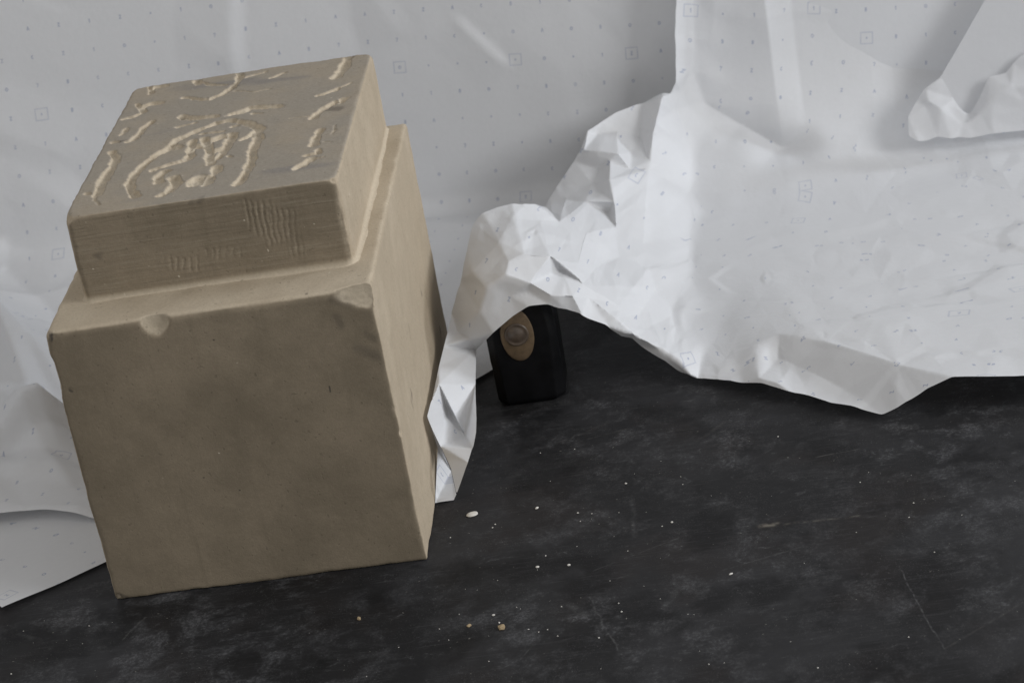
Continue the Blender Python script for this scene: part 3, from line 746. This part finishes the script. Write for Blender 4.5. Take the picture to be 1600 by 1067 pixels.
def wall_ridge(a, b, hgt, wl, wr, yref=.59):
    pa, pb = onY(*a, yref)[[0, 2]], onY(*b, yref)[[0, 2]]; e = pb-pa; l = np.hypot(*e); e = e/l
    q = Vs[:, [0, 2]]-pa; t = q@e/l; n = q@np.array([e[1], -e[0]])      # n < 0: left of the line as it runs down
    n = -n
    prof = np.where(n > 0, np.clip(1-n/wr, 0, 1), np.clip(1+n/wl, 0, 1));     return -hgt*prof*sstep(1.02, .35, t)*(Vs[:, 1] > .45)
Vs[:, 1] += wall_ridge((1184, -90), (1222, 232), .0150, .060, .021)+wall_ridge((1392, -90), (1330, 160), .0028, .05, .03)+wall_ridge((1120, -60), (1110, 90), .003, .012, .03)
Vs[:, 2] = np.where(Vs[:, 2] < .004, .0012+.0028*np.exp(np.minimum(Vs[:, 2]-.004, 0)/.0028), Vs[:, 2])
org = np.array([.45, .4, .02]); me = mesh('draped_paper', Vs, Tb, org); set_uv(me, UVf)
o = link('draped_paper_sheet', me, M_paper); o.location = org
tag(o, 'white dotted pattern paper crumpled over the hammer and spread onto the table at right', 'paper')
ODRAPE = o
# the turned-back layer of the hanging tip, shaded, against the block
tp_ = [onX(668, 652, .2030), onX(690, 700, .2055), onX(705, 736, .2085), onZ(713, 772, .0016), onZ(709, 781, .0012), onZ(687, 784, .0012), onZ(677, 786, .0012)+np.array([.0012, 0, 0]), onX(684, 700, .2022)]
V, T, A2 = refine(np.array(tp_), np.array([(0, 1, 7), (1, 2, 7), (2, 6, 7), (2, 5, 6), (2, 4, 5), (2, 3, 4)]), np.zeros((8, 1)), .003)
me = mesh('turned_tip', V, T, org); set_uv(me, V[:, 1:3]+.006)
link('turned_back_tip', me, M_paper, ODRAPE)

# paper D: waxy folded end hanging at the upper right
def patch(outer, inner, cr, ml, amp, seed):
    al = outer+inner
    vs, es, fs, ov, _, _ = delaunay_2d_cdt([Vector((q[0], -q[1])) for q in al], cr, [list(range(len(outer)))], 1, 1e-6)
    oi = [o_[0] for o_ in ov]
    V = np.array([onY(*al[i][:3]) for i in oi]); A_ = np.array([[al[i][3]] for i in oi]); T = np.array([tuple(f) for f in fs if len(f) == 3])
    V, T, A_ = refine(V, T, A_, ml); V = smooth(V, T, A_[:, 0], 30)
    V = V+vnormals(V, T)*(facets(V[:, [0, 2]], .022, seed)*amp)[:, None]
    return smooth(V, T, .12+0*A_[:, 0], 1), T
up_ = [(1650,-330,.585,.3),(1590,-120,.577,.3),(1545,-10,.570,.3),(1505,60,.566,.3),(1470,120,.562,.2),(1445,150,.558,.1),(1440,205,.550,.1),(1600,195,.552,.1),(1750,190,.552,.3),(1750,60,.566,.3),(1750,-80,.575,.3),(1750,-330,.585,.3)]
V1, T1 = patch(up_, [(1600,10,.567,.3),(1555,70,.563,.2),(1640,110,.560,.3),(1520,150,.557,.2)], [], .004, .0006, 31)
hem = [(1432,158,.549,.02),(1443,140,.550,.01),(1471,121,.552,.01),(1491,155,.547,.01),(1500,168,.546,.01),(1513,178,.547,.01),(1522,168,.546,.01),(1531,152,.547,.01),(1545,121,.551,.01),(1572,114,.551,.01),(1583,100,.553,.01),(1595,88,.554,.01),(1640,66,.556,.05),(1750,50,.558,.1),
       (1750,200,.534,.1),(1600,204,.533,.03),(1550,209,.531,.02),(1515,216,.529,.02),(1500,214,.530,.02),(1486,217,.528,.02),(1465,213,.530,.02),(1448,220,.529,.02),(1435,221,.528,.02),(1420,213,.532,.02),(1419,182,.540,.02)]
V2, T2 = patch(hem, [(1450,158,.543,.02),(1447,140,.549,.01),(1446,165,.545,.02),(1470,170,.538,.04),(1505,195,.534,.06),(1545,160,.540,.03),(1548,185,.535,.06),(1600,170,.537,.05),(1578,135,.542,.02),(1650,140,.541,.08),(1530,178,.538,.02)], [(2, 28), (4, 28)] if False else [], .0035, .0011, 32)
Vd = np.concatenate([V1, V2]); Td = np.concatenate([T1, T2+len(V1)])
org = np.array([.66, .55, .05]); me = mesh('waxy_paper', Vd, Td, org); set_uv(me, Vd[:, [0, 2]])
o = link('waxy_paper_sheet', me, M_plain); o.location = org
tag(o, 'plain waxy paper with a crumpled folded hem hanging at the upper right', 'paper')

# ------------------------------------------------------------------ hammer
ham = empty('lump_hammer', ((HX0+HX1)/2, (HY0+HY1)/2, 0), 'black iron hammer head standing upright under the raised paper, with its wooden handle end showing', 'hammer')
HO = np.array([(HX0+HX1)/2, (HY0+HY1)/2, 0])
def oct_prism(secs, cx, cy):
    V = []; F = []
    for z, hx, hy, ch in secs:
        V += [(cx+a, cy+b_, z) for a, b_ in ((-hx+ch, -hy), (hx-ch, -hy), (hx, -hy+ch), (hx, hy-ch), (hx-ch, hy), (-hx+ch, hy), (-hx, hy-ch), (-hx, -hy+ch))]
    for k in range(len(secs)-1):
        for j in range(8): a = k*8+j; b_ = k*8+(j+1) % 8; F.append((a, b_, b_+8, a+8))
    F.append(tuple(range(7, -1, -1))); F.append(tuple(range(len(V)-8, len(V)))); return V, F
hx, hy = (HX1-HX0)/2, (HY1-HY0)/2
V, F = oct_prism([(0.0004, hx-.0035, hy-.0035, .0060), (.0012, hx-.0016, hy-.0016, .0062), (.0040, hx-.0002, hy-.0002, .0066), (.030, hx, hy, .0060), (.034, hx+.0002, hy, .0052), (.060, hx+.0002, hy, .0052), (.066, hx, hy, .0060), (HT-.006, hx-.0004, hy-.0004, .0066), (HT-.0016, hx-.0035, hy-.0035, .0062), (HT, hx-.0065, hy-.0065, .006)], HO[0], HO[1])
me = mesh('hammer_head', V, F, HO); o = link('head', me, M_black, ham, smooth=False)
bv = o.modifiers.new('edge', 'BEVEL'); bv.width = .0011; bv.segments = 3; bv.limit_method = 'ANGLE'; bv.angle_limit = .35
me.polygons.foreach_set('use_smooth', [True]*len(me.polygons))
ec = onY(808, 523, HY0)
def lathe_y(cx, cz, secs, n=40):          # rings along y: (y, rx, rz)
    V = [(cx+rx*math.cos(2*math.pi*k/n), y, cz+rz*math.sin(2*math.pi*k/n)) for y, rx, rz in secs for k in range(n)]
    F = [(s*n+k, s*n+(k+1) % n, (s+1)*n+(k+1) % n, (s+1)*n+k) for s in range(len(secs)-1) for k in range(n)]
    F.append(tuple(range(n-1, -1, -1))); F.append(tuple(range(len(V)-n, len(V)))); return V, F
RX, RZ = .0116, .0196
V, F = lathe_y(ec[0], ec[2], [(HY0-.0014, RX-.0008, RZ-.0008), (HY0-.0010, RX, RZ), (HY0+.020, RX, RZ), (HY1, .0112, .0165), (HY1+.01, .0112, .0155), (HY1+.05, .0114, .0145), (HY1+.09, .0118, .0145), (HY1+.13, .0120, .0145), (HY1+.142, .0105, .0130), (HY1+.145, .006, .008)])
han = link('handle', mesh('handle', V, F, HO), M_wood, ham)
wc = (ec[0]-.0002, ec[2]+.0008)
V, F = lathe_y(wc[0], wc[1], [(HY0-.0010, .0086, .0086), (HY0-.0022, .0083, .0083), (HY0-.0026, .0074, .0074), (HY0-.0020, .0068, .0068), (HY0-.0030, .0050, .0050), (HY0-.0040, .0026, .0026), (HY0-.0043, .0008, .0008)], 32)
F = [tuple(reversed(f)) for f in F]
link('wedge', mesh('wedge', V, F, HO), M_wedge, han)

# ------------------------------------------------------------------ chips and dust on the table
def chip(px, py, lx, ly, lz, rot, mat, label, seed, flatness=1.0, name='stone_chip', group='stone chips on the table'):
    if seed > 1: lx, ly, lz = lx*.85, ly*.85, lz*.85
    r = np.random.default_rng(seed); bm = bmesh.new()
    bmesh.ops.create_icosphere(bm, subdivisions=2, radius=1.0)
    for v in bm.verts:
        k = 1+(.22*flatness)*r.uniform(-1, 1); co = v.co*k
        co.x = math.copysign(abs(co.x)**.8, co.x); v.co = Vector((co.x*lx, co.y*ly, max(co.z, -.7)*lz+lz*.7))
    me = bpy.data.meshes.new(name); bm.to_mesh(me); bm.free()
    o = link(name, me, mat, smooth=flatness < .5); p = onZ(px, py); o.location = (p[0], p[1], 0); o.rotation_euler[2] = rot
    tag(o, label, 'chip', group); return o
chip(738, 804, .0032, .0040, .0007, -1.2, M_chip, 'largest white oval chip on the table, just right of the stone block', 1, .3)
chip(839, 794, .0011, .0018, .0006, -.5, M_chip, 'small white chip right of and above the large white oval chip', 2, .4)
chip(840, 886, .0014, .0012, .0006, .2, M_chip, 'left of two small white flakes side by side in the middle of the black table', 3, .5)
chip(889, 883, .0012, .0010, .0006, .2, M_chip, 'right of two small white flakes side by side in the middle of the black table', 4, .5)
chip(1142, 897, .0016, .0007, .0006, .5, M_chip, 'white sliver lying alone on the open table at right of centre', 5, .4)
chip(784, 981, .0026, .0032, .0012, .3, M_tan, 'square tan crumb of stone near the front of the table', 6)
chip(733, 978, .0018, .0014, .0009, .7, M_tan, 'ragged tan crumb left of the square tan crumb', 7)
chip(561, 967, .0014, .0018, .0010, .1, M_tan, 'tan crumb in front of the bottom edge of the stone block', 8)
chip(771, 961, .0011, .0009, .0005, .1, M_chip, 'small white chip just above the square tan crumb', 9, .5)
chip(1050, 816, .0009, .0009, .0005, .1, M_chip, 'tiny white chip lying on the table below the draped paper', 10, .5)
# dust
V, F = [], []
r = np.random.default_rng(5)
spots = [(r.uniform(680, 1120), r.uniform(740, 1000)) for _ in range(34)]+[(r.uniform(330, 1600), r.uniform(680, 1060)) for _ in range(60)]+[(r.uniform(0, 190), r.uniform(950, 1060)) for _ in range(8)]
for px, py in spots:
    p = onZ(px, py)
    if -.003 < p[0] < BW+.003 and 0 < p[1] < BD: continue
    s = abs(r.normal(0, .00028))+.00016; b0 = len(V)
    V += [p+s*np.array(q)*r.uniform(.7, 1.3, 3) for q in ((1, 0, .3), (0, 1, .3), (-1, 0, .3), (0, -1, .3), (0, 0, 1.1), (0, 0, 0))]
    for a in range(4): F += [(b0+a, b0+(a+1) % 4, b0+4), (b0+(a+1) % 4, b0+a, b0+5)]
me = mesh('dust', V, F); o = link('stone_dust', me, M_chip, smooth=False); o['kind'] = 'stuff'; o['label'] = 'scattered pale specks of stone dust on the black table'
